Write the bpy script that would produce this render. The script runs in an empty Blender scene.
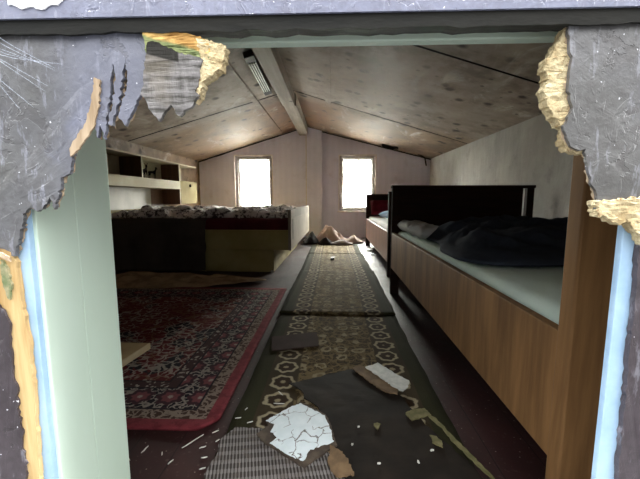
import bpy, bmesh, math, random
from mathutils import Vector, Matrix, noise as mn
from mathutils.geometry import tessellate_polygon
random.seed(7)
sc = bpy.context.scene
COL = sc.collection
def S(r, g, b):
    f = lambda v: (v/255/12.92) if v/255 <= .04045 else ((v/255+.055)/1.055)**2.4
    return (f(r), f(g), f(b), 1)

# ------------------------------------------------------------------ camera
F, HY, VX = 340.0, 198.0, 333.0
pit = math.atan((239.5-HY)/F)
yaw = math.atan((VX-320)/F*math.cos(pit))
cam = bpy.data.cameras.new('camera')
cam.sensor_width = 36; cam.lens = F*36/640; cam.clip_start = .01
camo = bpy.data.objects.new('camera', cam); COL.objects.link(camo)
camo.location = (0, 0, .75); camo.rotation_euler = (math.pi/2-pit, 0, yaw)
sc.camera = camo
# ------------------------------------------------------------------ view
sc.view_settings.view_transform = 'Standard'; sc.view_settings.look = 'None'
sc.view_settings.gamma = 1; sc.view_settings.use_curve_mapping = False
sc.view_settings.exposure = 0.0
sc.cycles.max_bounces = 16; sc.cycles.diffuse_bounces = 8; sc.cycles.transparent_max_bounces = 16
sc.cycles.caustics_reflective = False; sc.cycles.caustics_refractive = False
sc.cycles.use_denoising = True; sc.cycles.sample_clamp_indirect = 0; sc.cycles.sample_clamp_direct = 0
# ------------------------------------------------------------------ sky (overcast; boosted behind the far gable to brighten the room)
SKY_FRONT, SKY_BACK, SKY_GROUND = 1.25, 500.0, .6
w = bpy.data.worlds.new('overcast_sky'); sc.world = w; w.use_nodes = True
nt = w.node_tree; nt.nodes.clear()
def wn(t, **k):
    n = nt.nodes.new(t)
    for a, b in k.items(): setattr(n, a, b)
    return n
tc = wn('ShaderNodeTexCoord'); sx = wn('ShaderNodeSeparateXYZ'); nt.links.new(tc.outputs['Generated'], sx.inputs[0])
def mr(s, a, b, c, d):
    n = wn('ShaderNodeMapRange', interpolation_type='SMOOTHSTEP')
    nt.links.new(s, n.inputs[0])
    for i, v in enumerate((a, b, c, d)): n.inputs[i+1].default_value = v
    return n.outputs[0]
fy = mr(sx.outputs['Y'], -.1, .45, 0, 1)
st = wn('ShaderNodeMapRange'); nt.links.new(fy, st.inputs[0]); st.inputs[3].default_value = SKY_FRONT; st.inputs[4].default_value = SKY_BACK
gz = mr(sx.outputs['Z'], -.25, .05, SKY_GROUND, 1)            # open ground in front of the door
gb = mr(sx.outputs['Z'], -.05, .45, .10, 1)                   # trees and ground behind the gable, sky above them
gu = mr(sx.outputs['Z'], .1, .8, 1, 6.0)                       # overhead boosted past plain overcast so more light lands inside the door
mg = wn('ShaderNodeMath', operation='MULTIPLY'); nt.links.new(gz, mg.inputs[0]); nt.links.new(gu, mg.inputs[1]); gz = mg.outputs[0]
gm = wn('ShaderNodeMix', data_type='FLOAT'); nt.links.new(fy, gm.inputs[0]); nt.links.new(gz, gm.inputs[2]); nt.links.new(gb, gm.inputs[3])
mu = wn('ShaderNodeMath', operation='MULTIPLY'); nt.links.new(st.outputs[0], mu.inputs[0]); nt.links.new(gm.outputs[0], mu.inputs[1])
mc = wn('ShaderNodeMix', data_type='RGBA'); nt.links.new(fy, mc.inputs[0])
mc.inputs[6].default_value = (.97, .985, 1.0, 1); mc.inputs[7].default_value = (1.0, .98, .93, 1)
bg = wn('ShaderNodeBackground'); nt.links.new(mc.outputs[2], bg.inputs[0]); nt.links.new(mu.outputs[0], bg.inputs[1])
wo = wn('ShaderNodeOutputWorld'); nt.links.new(bg.outputs[0], wo.inputs[0])
def portal(name, loc, rot, sxx, syy):
    l = bpy.data.lights.new(name, 'AREA'); l.shape = 'RECTANGLE'; l.size = sxx; l.size_y = syy
    l.cycles.is_portal = True
    o = bpy.data.objects.new(name, l); COL.objects.link(o); o.location = loc; o.rotation_euler = rot
portal('sky_portal', (-1.51, 6.72, 1.04), (-math.pi/2, 0, 0), .72, 1.05)
portal('sky_portal', (.455, 6.72, 1.03), (-math.pi/2, 0, 0), .70, 1.06)

# ------------------------------------------------------------------ material helper
class T:
    def __init__(s, name):
        s.m = bpy.data.materials.new(name); s.m.use_nodes = True
        s.t = s.m.node_tree; s.t.nodes.clear()
        s.out = s.n('ShaderNodeOutputMaterial')
        s._co = None
    def n(s, t, **k):
        x = s.t.nodes.new(t)
        for a, b in k.items(): setattr(x, a, b)
        return x
    def set(s, sock, v):
        if isinstance(v, bpy.types.NodeSocket): s.t.links.new(v, sock)
        elif v is not None: sock.default_value = v
    def co(s):
        if s._co is None: s._co = s.n('ShaderNodeTexCoord').outputs['Object']
        return s._co
    def xyz(s, v=None):
        n = s.n('ShaderNodeSeparateXYZ'); s.set(n.inputs[0], v or s.co()); return n.outputs
    def vec(s, x, y, z=0.0):
        n = s.n('ShaderNodeCombineXYZ'); s.set(n.inputs[0], x); s.set(n.inputs[1], y); s.set(n.inputs[2], z); return n.outputs[0]
    def op(s, o, a, b=None, c=None):
        n = s.n('ShaderNodeMath', operation=o); s.set(n.inputs[0], a); s.set(n.inputs[1], b)
        if c is not None: s.set(n.inputs[2], c)
        return n.outputs[0]
    def add(s, a, b): return s.op('ADD', a, b)
    def sub(s, a, b): return s.op('SUBTRACT', a, b)
    def mul(s, a, b): return s.op('MULTIPLY', a, b)
    def mn(s, a, b): return s.op('MINIMUM', a, b)
    def mx(s, a, b): return s.op('MAXIMUM', a, b)
    def ab(s, a): return s.op('ABSOLUTE', a)
    def sc(s, v, k):
        n = s.n('ShaderNodeVectorMath', operation='MULTIPLY'); s.set(n.inputs[0], v); n.inputs[1].default_value = k; return n.outputs[0]
    def noise(s, scale, detail=4, rough=.55, v=None, dist=0):
        n = s.n('ShaderNodeTexNoise'); s.set(n.inputs['Vector'], v or s.co())
        n.inputs['Scale'].default_value = scale; n.inputs['Detail'].default_value = detail
        n.inputs['Roughness'].default_value = rough; n.inputs['Distortion'].default_value = dist
        return n.outputs[0]
    def voro(s, scale, feat='F1', v=None, rand=1.0):
        n = s.n('ShaderNodeTexVoronoi', feature=feat); s.set(n.inputs['Vector'], v or s.co())
        n.inputs['Scale'].default_value = scale; n.inputs['Randomness'].default_value = rand
        return n.outputs['Distance']
    def ss(s, x, a, b, lo=0.0, hi=1.0):
        n = s.n('ShaderNodeMapRange', interpolation_type='SMOOTHSTEP'); s.set(n.inputs[0], x)
        for i, q in enumerate((a, b, lo, hi)): n.inputs[i+1].default_value = q
        return n.outputs[0]
    def band(s, x, a, b, e):                      # 1 inside a..b
        return s.mul(s.ss(x, a-e, a+e), s.ss(x, b-e, b+e, 1, 0))
    def mix(s, f, a, b):
        n = s.n('ShaderNodeMix', data_type='RGBA'); s.set(n.inputs[0], f); s.set(n.inputs[6], a); s.set(n.inputs[7], b); return n.outputs[2]
    def bump(s, h, strength=.3, dist=.01):
        n = s.n('ShaderNodeBump'); n.inputs['Strength'].default_value = strength; n.inputs['Distance'].default_value = dist
        s.set(n.inputs['Height'], h); return n.outputs[0]
    def pbr(s, color, rough=.7, bump=None, spec=.35, **k):
        p = s.n('ShaderNodeBsdfPrincipled'); s.set(p.inputs['Base Color'], color); s.set(p.inputs['Roughness'], rough)
        p.inputs['Specular IOR Level'].default_value = spec
        if bump is not None: s.set(p.inputs['Normal'], bump)
        for a, b in k.items(): s.set(p.inputs[a.replace('_', ' ')], b)
        s.t.links.new(p.outputs[0], s.out.inputs[0]); return p

def simple(name, c1, c2, scale=8, rough=.7, bs=.15, bd=.004, stretch=(1, 1, 1), detail=5, lo=.35, hi=.7, spec=.3):
    t = T(name); v = t.sc(t.co(), stretch); f = t.noise(scale, detail, .6, v)
    t.pbr(t.mix(t.ss(f, lo, hi), c1, c2), rough, t.bump(f, bs, bd), spec)
    return t.m

M = {}
def m_wood(name, c1, c2, axis='y', rough=.45, sc_=6, spec=.4):
    st_ = {'x': (.12, 1, 1), 'y': (1, .12, 1), 'z': (1, 1, .1)}[axis]
    t = T(name); v = t.sc(t.co(), st_)
    a = t.noise(sc_*3, 6, .65, v, .4); b = t.noise(sc_*18, 3, .5, v)
    f = t.add(t.mul(a, .75), t.mul(b, .25))
    t.pbr(t.mix(t.ss(f, .32, .68), c1, c2), rough, t.bump(f, .12, .003), spec)
    return t.m
M['walnut'] = m_wood('walnut_veneer', S(98, 70, 42), S(142, 106, 68), 'z', .6, 3.5, spec=.2)
M['walnut_dark'] = m_wood('dark_walnut', S(34, 20, 15), S(50, 30, 22), 'x', .75, spec=.15)
M['walnut_pink'] = m_wood('reddish_veneer', S(120, 78, 62), S(150, 104, 86), 'z', .4)
M['cream'] = simple('cream_laminate', S(136, 122, 76), S(152, 138, 92), 3, .65, .03, spec=.15)  # darkened to olive tan: the bed side's shade is in the colour
M['cream_pale'] = simple('pale_cream_laminate', S(160, 149, 122), S(173, 162, 137), 3, .65, .03, spec=.15)
M['cream_dull'] = simple('darkened_laminate', S(116, 104, 72), S(128, 116, 84), 3, .8, .03, spec=.05)  # cabinet door copy of the cream, darkened in colour against strong window light
M['cream_foot'] = simple('dimmed_cream_laminate', S(132, 120, 106), S(146, 134, 118), 3, .75, .03, spec=.08)  # footboard copy of the cream, its dimmer light put into the colour
M['brown_panel'] = m_wood('brown_panel', S(70, 46, 28), S(96, 64, 40), 'z')
M['white_board'] = simple('white_board', S(170, 165, 158), S(192, 188, 180), 3, .5, .04)
M['black'] = simple('black_metal', S(14, 13, 13), S(26, 24, 23), 20, .5, .05)
M['white_metal'] = simple('white_enamel', S(215, 215, 210), S(235, 235, 230), 8, .35, .03)
M['dark_void'] = simple('dark_timber_and_shade', S(22, 18, 15), S(36, 29, 24), 6, .9)
M['figurine'] = simple('dark_figurine', S(12, 9, 8), S(20, 15, 12), 20, .95, spec=.0)

def m_floor():
    t = T('oxblood_floor_paint'); a = t.noise(3, 6, .65); d = t.noise(60, 3, .6); sp = t.voro(38)
    x, y, z = t.xyz()
    c = t.mix(t.ss(a, .35, .7), S(40, 21, 20), S(58, 32, 31))
    c = t.mix(t.mul(t.ss(d, .58, .75), .35), c, S(110, 96, 92))
    c = t.mix(t.ss(sp, .05, .09, .8, 0), c, S(150, 140, 132))
    line = t.ss(t.ab(t.sub(t.op('FRACT', t.mul(x, 7.5)), .5)), .0, .02, 0, 1)
    c = t.mix(line, S(18, 10, 10), c)
    t.pbr(c, t.ss(a, .3, .7, .5, .7), t.bump(t.add(t.mul(d, .3), line), .2, .003), .3)
    return t.m
M['floor'] = m_floor()
def m_wall(name, c1, c2, stain, stripe=0, bs=.25, wob=0):
    t = T(name); x, y, z = t.xyz()
    a = t.noise(1.3, 7, .65); f = t.noise(45, 4, .6); b = t.noise(5, 5, .6)
    c = t.mix(t.ss(a, .35, .68), c1, c2)
    c = t.mix(t.mul(t.ss(b, .56, .74), .5), c, stain)
    if stripe:
        s_ = t.ss(t.ab(t.sub(t.op('FRACT', t.mul(x, stripe)), .5)), .18, .3)
        c = t.mix(t.mul(s_, .03), c, S(110, 88, 84))
    h = t.add(t.mul(f, .25), t.mul(b, .4))
    if wob:
        h = t.add(h, t.mul(t.noise(2.2, 3, .5, t.sc(t.co(), (1, 2.2, .7))), wob))
    t.pbr(c, .85, t.bump(h, bs, .02), .2)
    return t.m
M['wall_back'] = m_wall('pink_wallpaper', S(214, 214, 232), S(228, 226, 242), S(198, 190, 204), 9.0)
M['wall_side'] = m_wall('grey_plaster', S(150, 146, 141), S(173, 169, 163), S(122, 118, 114), 0, .5, 2.0)
M['wall_left'] = m_wall('dull_plaster', S(130, 122, 112), S(150, 142, 130), S(110, 100, 92))
def m_ceiling():
    t = T('mouldy_hardboard'); x, y, z = t.xyz()
    a = t.noise(1.1, 6, .6); b = t.noise(4.2, 6, .65); g = t.noise(26, 3, .6)
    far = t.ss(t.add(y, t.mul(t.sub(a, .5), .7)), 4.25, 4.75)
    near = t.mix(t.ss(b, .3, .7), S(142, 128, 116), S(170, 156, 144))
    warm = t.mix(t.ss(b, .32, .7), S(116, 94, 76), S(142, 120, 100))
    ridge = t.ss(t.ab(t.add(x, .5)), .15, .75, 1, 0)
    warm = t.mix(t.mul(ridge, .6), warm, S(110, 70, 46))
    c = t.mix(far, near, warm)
    v = t.add(t.voro(4.6), t.mul(t.sub(b, .5), .3))
    spots = t.mul(t.ss(v, .10, .27, .95, 0), t.ss(a, .36, .5, .25, 1))
    c = t.mix(spots, c, S(44, 36, 32))
    v2 = t.voro(9.0)
    c = t.mix(t.mul(t.ss(v2, .10, .2, .7, 0), t.ss(a, .42, .55)), c, S(58, 48, 42))
    c = t.mix(t.mul(t.ss(t.noise(2.4, 5, .7), .52, .72), .55), c, S(96, 82, 72))
    pale = t.noise(3.2, 6, .7, t.sc(t.co(), (1, .45, 1)), 1.0)
    c = t.mix(t.mul(t.ss(pale, .55, .72), .55), c, S(214, 206, 198))
    c = t.mix(t.mul(t.ss(t.noise(1.7, 5, .7), .46, .66), .65), c, S(92, 78, 68))
    t.pbr(c, t.ss(b, .3, .7, .62, .8), t.bump(t.add(t.mul(g, .1), b), .15, .02), .25)
    return t.m
M['ceiling'] = m_ceiling()
def m_beam():
    t = T('old_grey_timber'); v = t.sc(t.co(), (1, .1, 1)); a = t.noise(9, 6, .65, v); k = t.voro(3.6)
    c = t.mix(t.ss(a, .3, .7), S(118, 104, 92), S(158, 144, 130))
    c = t.mix(t.ss(k, .06, .14, .8, 0), c, S(56, 46, 40))
    t.pbr(c, .7, t.bump(a, .2, .005)); return t.m
M['beam'] = m_beam()
def m_peel(name, c1, c2, c3, dark, rough=.4, bs=.5, lavx=5.0):
    t = T(name); a = t.noise(7, 5, .6); b = t.noise(90, 5, .65); e = t.noise(34, 4, .6, None, .6); w_ = t.noise(16, 3, .5)
    c = t.mix(t.ss(a, .35, .52), c1, c2); c = t.mix(t.ss(a, .52, .70), c, c3)
    c = t.mix(t.mul(t.ss(b, .42, .62), .30), c, dark)
    c = t.mix(t.mul(t.ss(t.noise(60, 4, .7, t.sc(t.co(), (1.4, 1, .35))), .56, .68), .45), c, t.mix(.5, c3, (.40, .41, .47, 1)))
    x, y, z = t.xyz(); lav = t.ss(t.ab(t.add(x, lavx)), .02, .10, .6, 0)
    c = t.mix(lav, c, c3)
    chip = t.mul(t.ss(e, .60, .615), t.ss(w_, .44, .52))
    c = t.mix(t.mul(chip, .35), c, dark)
    c = t.mix(t.mul(t.ss(t.noise(22, 4, .7), .58, .72), .4), c, dark)
    c = t.mix(t.ss(t.noise(170, 2, .5), .735, .76), c, S(205, 206, 212))
    bl = t.ss(t.noise(48, 3, .6, t.sc(t.co(), (1, 1, .6)), 1.2), .58, .66)
    h = t.sub(t.add(t.add(t.mul(b, .5), t.mul(bl, .2)), t.mul(w_, .8)), t.mul(chip, .5))
    t.pbr(c, rough, t.bump(h, bs, .003), .45); return t.m
M['skin_l'] = m_peel('grey_lavender_paint', S(76, 76, 73), S(85, 85, 87), S(103, 106, 123), S(55, 52, 53), .45, .6, .245)
M['skin_r'] = m_peel('grey_gloss_paint', S(81, 80, 78), S(87, 86, 85), S(92, 91, 92), S(66, 62, 61), .3, .7)
M['lintel'] = m_peel('lavender_paint', S(95, 98, 115), S(103, 106, 125), S(112, 115, 134), S(81, 81, 95))
M['dark_paint'] = m_peel('flaking_plum_paint', S(49, 42, 46), S(61, 54, 58), S(73, 66, 70), S(31, 26, 27), .45)
M['rot'] = simple('mouldy_rotten_wood', S(5, 6, 3), S(23, 22, 17), 22, .8, .8, .006, (.35, 1, 1))
M['green_paint'] = simple('pale_green_paint', S(184, 202, 184), S(194, 210, 196), 3, .4, .05, .002, (1, 1, .3))
M['blue_paint'] = simple('pale_blue_paint', S(136, 164, 190), S(158, 184, 206), 12, .45, .2, .002)
M['raw_wood'] = m_wood('raw_yellow_pine', S(151, 120, 76), S(191, 165, 119), 'z', .8, 10, .1)
M['tan_split'] = m_wood('split_tan_wood', S(138, 118, 94), S(178, 160, 136), 'z', .9, 14, .1)
def m_foam():
    t = T('yellow_wood_fibre'); a = t.noise(35, 6, .7); b = t.noise(160, 4, .7); c_ = t.voro(120)
    c = t.mix(t.ss(a, .3, .7), S(172, 152, 114), S(210, 196, 160))
    c = t.mix(t.ss(b, .55, .7, 0, .6), c, S(140, 104, 62))
    t.pbr(c, .95, t.bump(t.add(b, c_), 1.0, .004), .1); return t.m
M['foam'] = m_foam()
def m_chunk():
    t = T('weathered_grey_plywood'); v = t.sc(t.co(), (1, 1, .25)); a = t.noise(120, 4, .6, v); b = t.noise(14, 4, .6)
    v2 = t.sc(t.co(), (.12, 1, 1)); a2 = t.noise(190, 3, .6, v2)
    c = t.mix(t.ss(t.add(t.mul(a, .3), t.mul(a2, .7)), .36, .62), S(56, 54, 50), S(112, 109, 108))
    c = t.mix(t.mul(t.ss(b, .5, .65), .4), c, S(112, 104, 92))
    x, y, z = t.xyz(); d = t.add(t.sub(z, .918), t.mul(t.add(x, .202), .305))
    c = t.mix(t.mul(t.band(t.add(d, t.mul(t.sub(b, .5), .006)), -.011, .02, .001), t.ss(x, -.170, -.168, 1, 0)), c, S(34, 32, 28))
    t.pbr(c, .8, t.bump(t.add(a, a2), .7, .003), .2); return t.m
M['chunk'] = m_chunk()
def m_chunk_edge():
    t = T('green_stained_edge'); x, y, z = t.xyz(); b = t.noise(40, 5, .6)
    d = t.add(t.sub(z, .918), t.mul(t.add(x, .202), .305))
    f = t.ss(t.add(d, t.mul(t.sub(b, .5), .010)), .006, .010)
    c = t.mix(t.ss(b, .35, .7), S(92, 104, 66), S(132, 138, 92))
    t.pbr(t.mix(f, c, t.mix(t.ss(b, .4, .6), S(160, 122, 66), S(206, 170, 104))), .9, t.bump(b, .6, .004)); return t.m
M['chunk_edge'] = m_chunk_edge()

# carpets ---------------------------------------------------------------------------------
def rosette(t, x, y, s, r0, r1, pet, amp, jit=None):
    u = t.sub(t.op('FRACT', t.add(t.mul(x, 1/s), .5)), .5); v = t.sub(t.op('FRACT', t.add(t.mul(y, 1/s), .5)), .5)
    r = t.op('SQRT', t.add(t.mul(u, u), t.mul(v, v)))
    th = t.op('ARCTAN2', v, u)
    r = t.mul(r, t.add(1.0, t.mul(t.op('COSINE', t.mul(th, pet)), amp)))
    if jit is not None: r = t.add(r, jit)
    return t.band(r, r0, r1, .03), t.ss(r, .05, .11, 1, 0), t.ss(r, r1-.02, r1+.02, 1, 0)
def m_runner(hx, name='olive_floral_runner', sheen=0.0):
    t = T(name); x, y, z = t.xyz(); n1 = t.noise(22, 3, .6); n2 = t.noise(400, 2, .5); big = t.noise(3, 3, .5)
    j = t.mul(t.sub(n1, .5), .16)
    base = t.mix(t.ss(big, .35, .65), S(54, 45, 31), S(68, 56, 38))
    cream = t.mix(sheen, S(166, 154, 126), S(190, 172, 142)); tan = S(122, 102, 66)
    d = t.sub(hx, t.ab(x))
    # field: dense leaf and flower repeat
    wv = t.vec(t.add(x, t.mul(t.sub(t.noise(19, 3, .6), .5), .07)), t.add(y, t.mul(t.sub(t.noise(17, 3, .6), .5), .07)))
    cell = t.voro(11.5, 'F1', wv, .4); leaf = t.voro(21, 'DISTANCE_TO_EDGE', wv, .9)
    ring = t.band(t.add(cell, t.mul(t.sub(n1, .5), .35)), .22, .34, .03); heart = t.ss(cell, .06, .12, 1, 0)
    curl = t.band(t.noise(24, 3, .6, None, 1.6), .46, .54, .015)
    infield = t.ss(d, .19, .20)
    c = t.mix(t.mul(t.mul(curl, .55), infield), base, tan)
    c = t.mix(t.mul(t.ss(leaf, .05, .10, .6, 0), infield), c, S(134, 116, 82))
    c = t.mix(t.mul(t.mul(ring, t.ss(t.noise(9, 2, .5), .3, .5, .55, .95)), infield), c, t.mix(.3, cream, tan))
    c = t.mix(t.mul(heart, t.mul(infield, .8)), c, S(150, 124, 88))
    # border: one row of large rosettes
    xb = t.sub(t.ab(x), hx-.135)
    ba, bb, bf = rosette(t, t.add(xb, t.mul(t.sub(n1, .5), .012)), y, .122, .30, .41, 7, .07, t.mul(j, 1.3))
    inb = t.mul(t.ss(d, .07, .075), t.ss(d, .195, .20, 1, 0))
    c = t.mix(t.mul(inb, bf), c, S(52, 38, 26))
    c = t.mix(t.mul(inb, ba), c, cream)
    c = t.mix(t.mul(inb, bb), c, t.mix(.35, cream, tan))
    c = t.mix(t.mul(t.ss(d, .068, .072, 1, 0), .9), c, S(46, 46, 26))
    c = t.mix(t.mul(t.ss(n2, .45, .75), .3), c, S(30, 26, 20))
    c = t.mix(t.mul(t.ss(big, .5, .75), .3), c, S(74, 66, 52))
    t.pbr(c, .95, t.bump(n2, .5, .004), .1); return t.m
M['runner'] = m_runner(.365)
M['runner_sheen'] = m_runner(.365, 'sheen_floral_runner', 1.0)  # paler motif colour paints the grazing sheen on the far runner
def m_redrug(hx, hy):
    t = T('red_floral_carpet'); x, y, z = t.xyz()
    n1 = t.noise(26, 3, .6); n2 = t.noise(420, 2, .5); big = t.noise(2.2, 3, .5)
    j = t.mul(t.sub(n1, .5), .3)
    d = t.mn(t.sub(hx, t.ab(x)), t.sub(hy, t.ab(y)))
    red, navy, cream, tan, rose = S(84, 26, 28), S(26, 22, 30), S(160, 150, 140), S(112, 84, 62), S(112, 62, 66)
    # field
    vv = t.vec(t.add(x, t.mul(n1, .06)), t.add(y, t.mul(t.noise(21, 2, .5), .06)))
    leaf = t.voro(24, 'DISTANCE_TO_EDGE', vv); blob = t.voro(15, 'F1', vv); med = t.noise(5.5, 3, .55, None, .8)
    c = t.mix(t.ss(med, .56, .60), red, navy)
    c = t.mix(t.ss(leaf, .05, .09, .75, 0), c, t.mix(t.ss(med, .42, .5), tan, cream))
    c = t.mix(t.ss(blob, .16, .2, .8, 0), c, t.mix(t.ss(n1, .45, .55), rose, tan))
    # borders
    def zone(a, b): return t.band(d, a, b, .002)
    ba, bb, bf = rosette(t, x, y, .115, .26, .40, 7, .12, t.mul(j, .5))
    ln = t.voro(40, 'DISTANCE_TO_EDGE', vv)
    main = t.mix(t.ss(ln, .06, .12, .75, 0), navy, cream)
    main = t.mix(bf, main, rose); main = t.mix(t.mul(ba, .8), main, navy); main = t.mix(t.mul(bb, .8), main, cream)
    c = t.mix(zone(.10, .225), c, main)
    guard = t.mix(t.band(t.voro(46, 'F1', vv), .0, .3, .08), S(60, 40, 40), cream)
    c = t.mix(zone(.225, .275), c, guard); c = t.mix(zone(.222, .23), c, navy); c = t.mix(zone(.272, .28), c, navy)
    c = t.mix(zone(.044, .10), c, t.mix(t.ss(ln, .08, .16, .8, 0), S(66, 48, 40), t.mix(.4, cream, tan))); c = t.mix(zone(.094, .102), c, navy)
    c = t.mix(t.ss(d, .042, .046, 1, 0), c, t.mix(t.ss(n1, .4, .6), S(104, 42, 48), S(124, 54, 60)))
    c = t.mix(t.mul(t.ss(n2, .45, .75), .3), c, S(20, 12, 14))
    t.pbr(c, .95, t.bump(n2, .5, .004), .1); return t.m

def m_cloth(name, c1, c2, scale=3, weave=500, rough=.9):
    t = T(name); a = t.noise(scale, 5, .6); b = t.noise(weave, 2, .5)
    t.pbr(t.mix(t.ss(a, .35, .65), c1, c2), rough, t.bump(t.add(t.mul(b, .3), t.mul(t.noise(14, 4, .6), 1.0)), .35, .01), .15); return t.m
M['sheet_mint'] = m_cloth('mint_sheet', S(206, 224, 214), S(218, 234, 224))
M['sheet_white'] = m_cloth('white_sheet', S(196, 192, 190), S(212, 208, 206))
M['duvet'] = m_cloth('navy_duvet', S(42, 46, 56), S(56, 62, 74))
M['pillow_grey'] = m_cloth('grey_white_pillow', S(160, 162, 162), S(182, 182, 180))
M['red_cloth'] = m_cloth('crimson_cloth', S(96, 18, 32), S(124, 28, 46))
M['blue_cloth'] = m_cloth('pale_blue_cloth', S(150, 172, 210), S(176, 196, 224))
M['maroon'] = m_cloth('maroon_cover', S(62, 14, 22), S(84, 22, 30))
M['throw'] = m_cloth('dark_brown_throw', S(52, 46, 42), S(66, 58, 53))
M['fleece'] = m_cloth('tan_fleece', S(120, 98, 74), S(156, 132, 102), 7, 200)
M['cloth_pink'] = m_cloth('dusty_pink_cloth', S(176, 154, 146), S(200, 182, 174))
M['cloth_black'] = m_cloth('charcoal_cloth', S(34, 30, 32), S(50, 44, 46))
M['cloth_grey'] = m_cloth('greyish_cloth', S(104, 94, 92), S(134, 122, 118))
def m_patt():
    t = T('black_white_knit'); a = t.noise(9, 4, .6, None, 1.8); b = t.noise(38, 3, .6); w_ = t.noise(500, 2, .5)
    f = t.add(t.mul(a, .65), t.mul(b, .35))
    t.pbr(t.mix(t.ss(f, .43, .51), S(74, 66, 68), S(208, 202, 200)), .95, t.bump(t.add(b, w_), .5, .008), .1); return t.m
M['knit'] = m_patt()
def m_lace():
    t = T('white_lace'); x, y, z = t.xyz(); k = 120
    u = t.ab(t.op('SINE', t.mul(x, k))); v = t.ab(t.op('SINE', t.mul(z, k)))
    mesh_ = t.mx(t.ss(u, .0, .3, 1, 0), t.ss(v, 0, .3, 1, 0)); fl = t.ss(t.noise(14, 3, .6, None, 1), .46, .56)
    cov = t.add(.28, t.mul(t.mx(mesh_, fl), .5))
    d = t.n('ShaderNodeBsdfDiffuse'); d.inputs[0].default_value = (.85, .85, .83, 1)
    tl = t.n('ShaderNodeBsdfTranslucent'); tl.inputs[0].default_value = (.85, .87, .83, 1)
    tr = t.n('ShaderNodeBsdfTransparent')
    m1 = t.n('ShaderNodeMixShader'); m1.inputs[0].default_value = .6; t.t.links.new(d.outputs[0], m1.inputs[1]); t.t.links.new(tl.outputs[0], m1.inputs[2])
    m2 = t.n('ShaderNodeMixShader'); t.t.links.new(cov, m2.inputs[0]); t.t.links.new(tr.outputs[0], m2.inputs[1]); t.t.links.new(m1.outputs[0], m2.inputs[2])
    t.t.links.new(m2.outputs[0], t.out.inputs[0]); return t.m
M['lace'] = m_lace()
def m_glass():
    t = T('old_window_glass'); tr = t.n('ShaderNodeBsdfTransparent'); tr.inputs[0].default_value = (.93, .95, .93, 1)
    g = t.n('ShaderNodeBsdfGlossy'); g.inputs['Roughness'].default_value = .03; fr = t.n('ShaderNodeFresnel'); fr.inputs[0].default_value = 1.45
    m = t.n('ShaderNodeMixShader'); t.t.links.new(fr.outputs[0], m.inputs[0]); t.t.links.new(tr.outputs[0], m.inputs[1]); t.t.links.new(g.outputs[0], m.inputs[2])
    t.t.links.new(m.outputs[0], t.out.inputs[0]); return t.m
M['glass'] = m_glass()
M['window_frame'] = simple('grey_window_paint', S(120, 112, 106), S(150, 142, 136), 14, .6)
M['window_dark'] = simple('dark_window_paint', S(128, 118, 112), S(150, 140, 134), 14, .6)
M['plaster_edge'] = simple('white_plaster_edge', S(206, 196, 188), S(222, 214, 206), 14, .7)
M['hardboard'] = simple('dark_hardboard', S(27, 22, 18), S(40, 33, 27), 7, .8, .25, .003, spec=.12)
M['cardboard'] = simple('brown_fibreboard', S(96, 76, 54), S(124, 100, 72), 20, .85, .4, .003)
M['brown_strip'] = simple('dull_brown_card', S(52, 38, 34), S(66, 50, 45), 9, .9, spec=.1)
M['beige_board'] = simple('beige_chipboard', S(170, 146, 106), S(192, 168, 125), 6, .6, .1)
M['beige_lit_edge'] = simple('lit_board_edge', S(206, 188, 150), S(222, 206, 170), 20, .7)
def m_cracked():
    t = T('cracked_white_paint'); n1 = t.noise(30, 3, .5)
    v = t.vec(*[t.add(q, t.mul(n1, .05)) for q in t.xyz()[:2]])
    e = t.voro(17, 'DISTANCE_TO_EDGE', v); gate = t.ss(t.noise(16, 2, .5), .44, .5)
    cr = t.mul(t.ss(e, .0, .035, 1, 0), gate)
    c = t.mix(cr, t.mix(t.ss(n1, .3, .7), S(210, 222, 226), S(222, 232, 236)), S(82, 74, 68))
    t.pbr(c, .5, t.bump(t.sub(n1, cr), .3, .002), .35); return t.m
M['cracked'] = m_cracked()
def m_honey():
    t = T('grey_ribbed_card'); x, y, z = t.xyz()
    a = t.ab(t.op('SINE', t.mul(t.add(x, t.mul(y, .25)), 330))); b = t.op('SINE', t.mul(t.add(y, t.mul(x, -.15)), 190))
    n1 = t.noise(30, 3, .6)
    f = t.add(t.mul(a, .7), t.mul(t.ss(b, -.2, .6), .3))
    c = t.mix(t.ss(f, .35, .8), S(56, 50, 46), S(128, 123, 120)); c = t.mix(t.mul(t.ss(n1, .5, .7), .5), c, S(96, 86, 78))
    t.pbr(c, .85, t.bump(f, .6, .004), .2); return t.m
M['honey'] = m_honey()
M['leaf'] = simple('dry_olive_bark', S(96, 92, 58), S(128, 120, 82), 30, .85, .5)
M['splinter'] = simple('pale_splinter', S(206, 204, 194), S(232, 230, 222), 30, .7)
def m_web():
    t = T('cobweb_silk'); d = t.n('ShaderNodeBsdfDiffuse'); d.inputs[0].default_value = (.75, .82, .95, 1)
    tr = t.n('ShaderNodeBsdfTransparent'); m = t.n('ShaderNodeMixShader'); m.inputs[0].default_value = .3
    t.t.links.new(tr.outputs[0], m.inputs[1]); t.t.links.new(d.outputs[0], m.inputs[2]); t.t.links.new(m.outputs[0], t.out.inputs[0]); return t.m
M['web'] = m_web()

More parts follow.
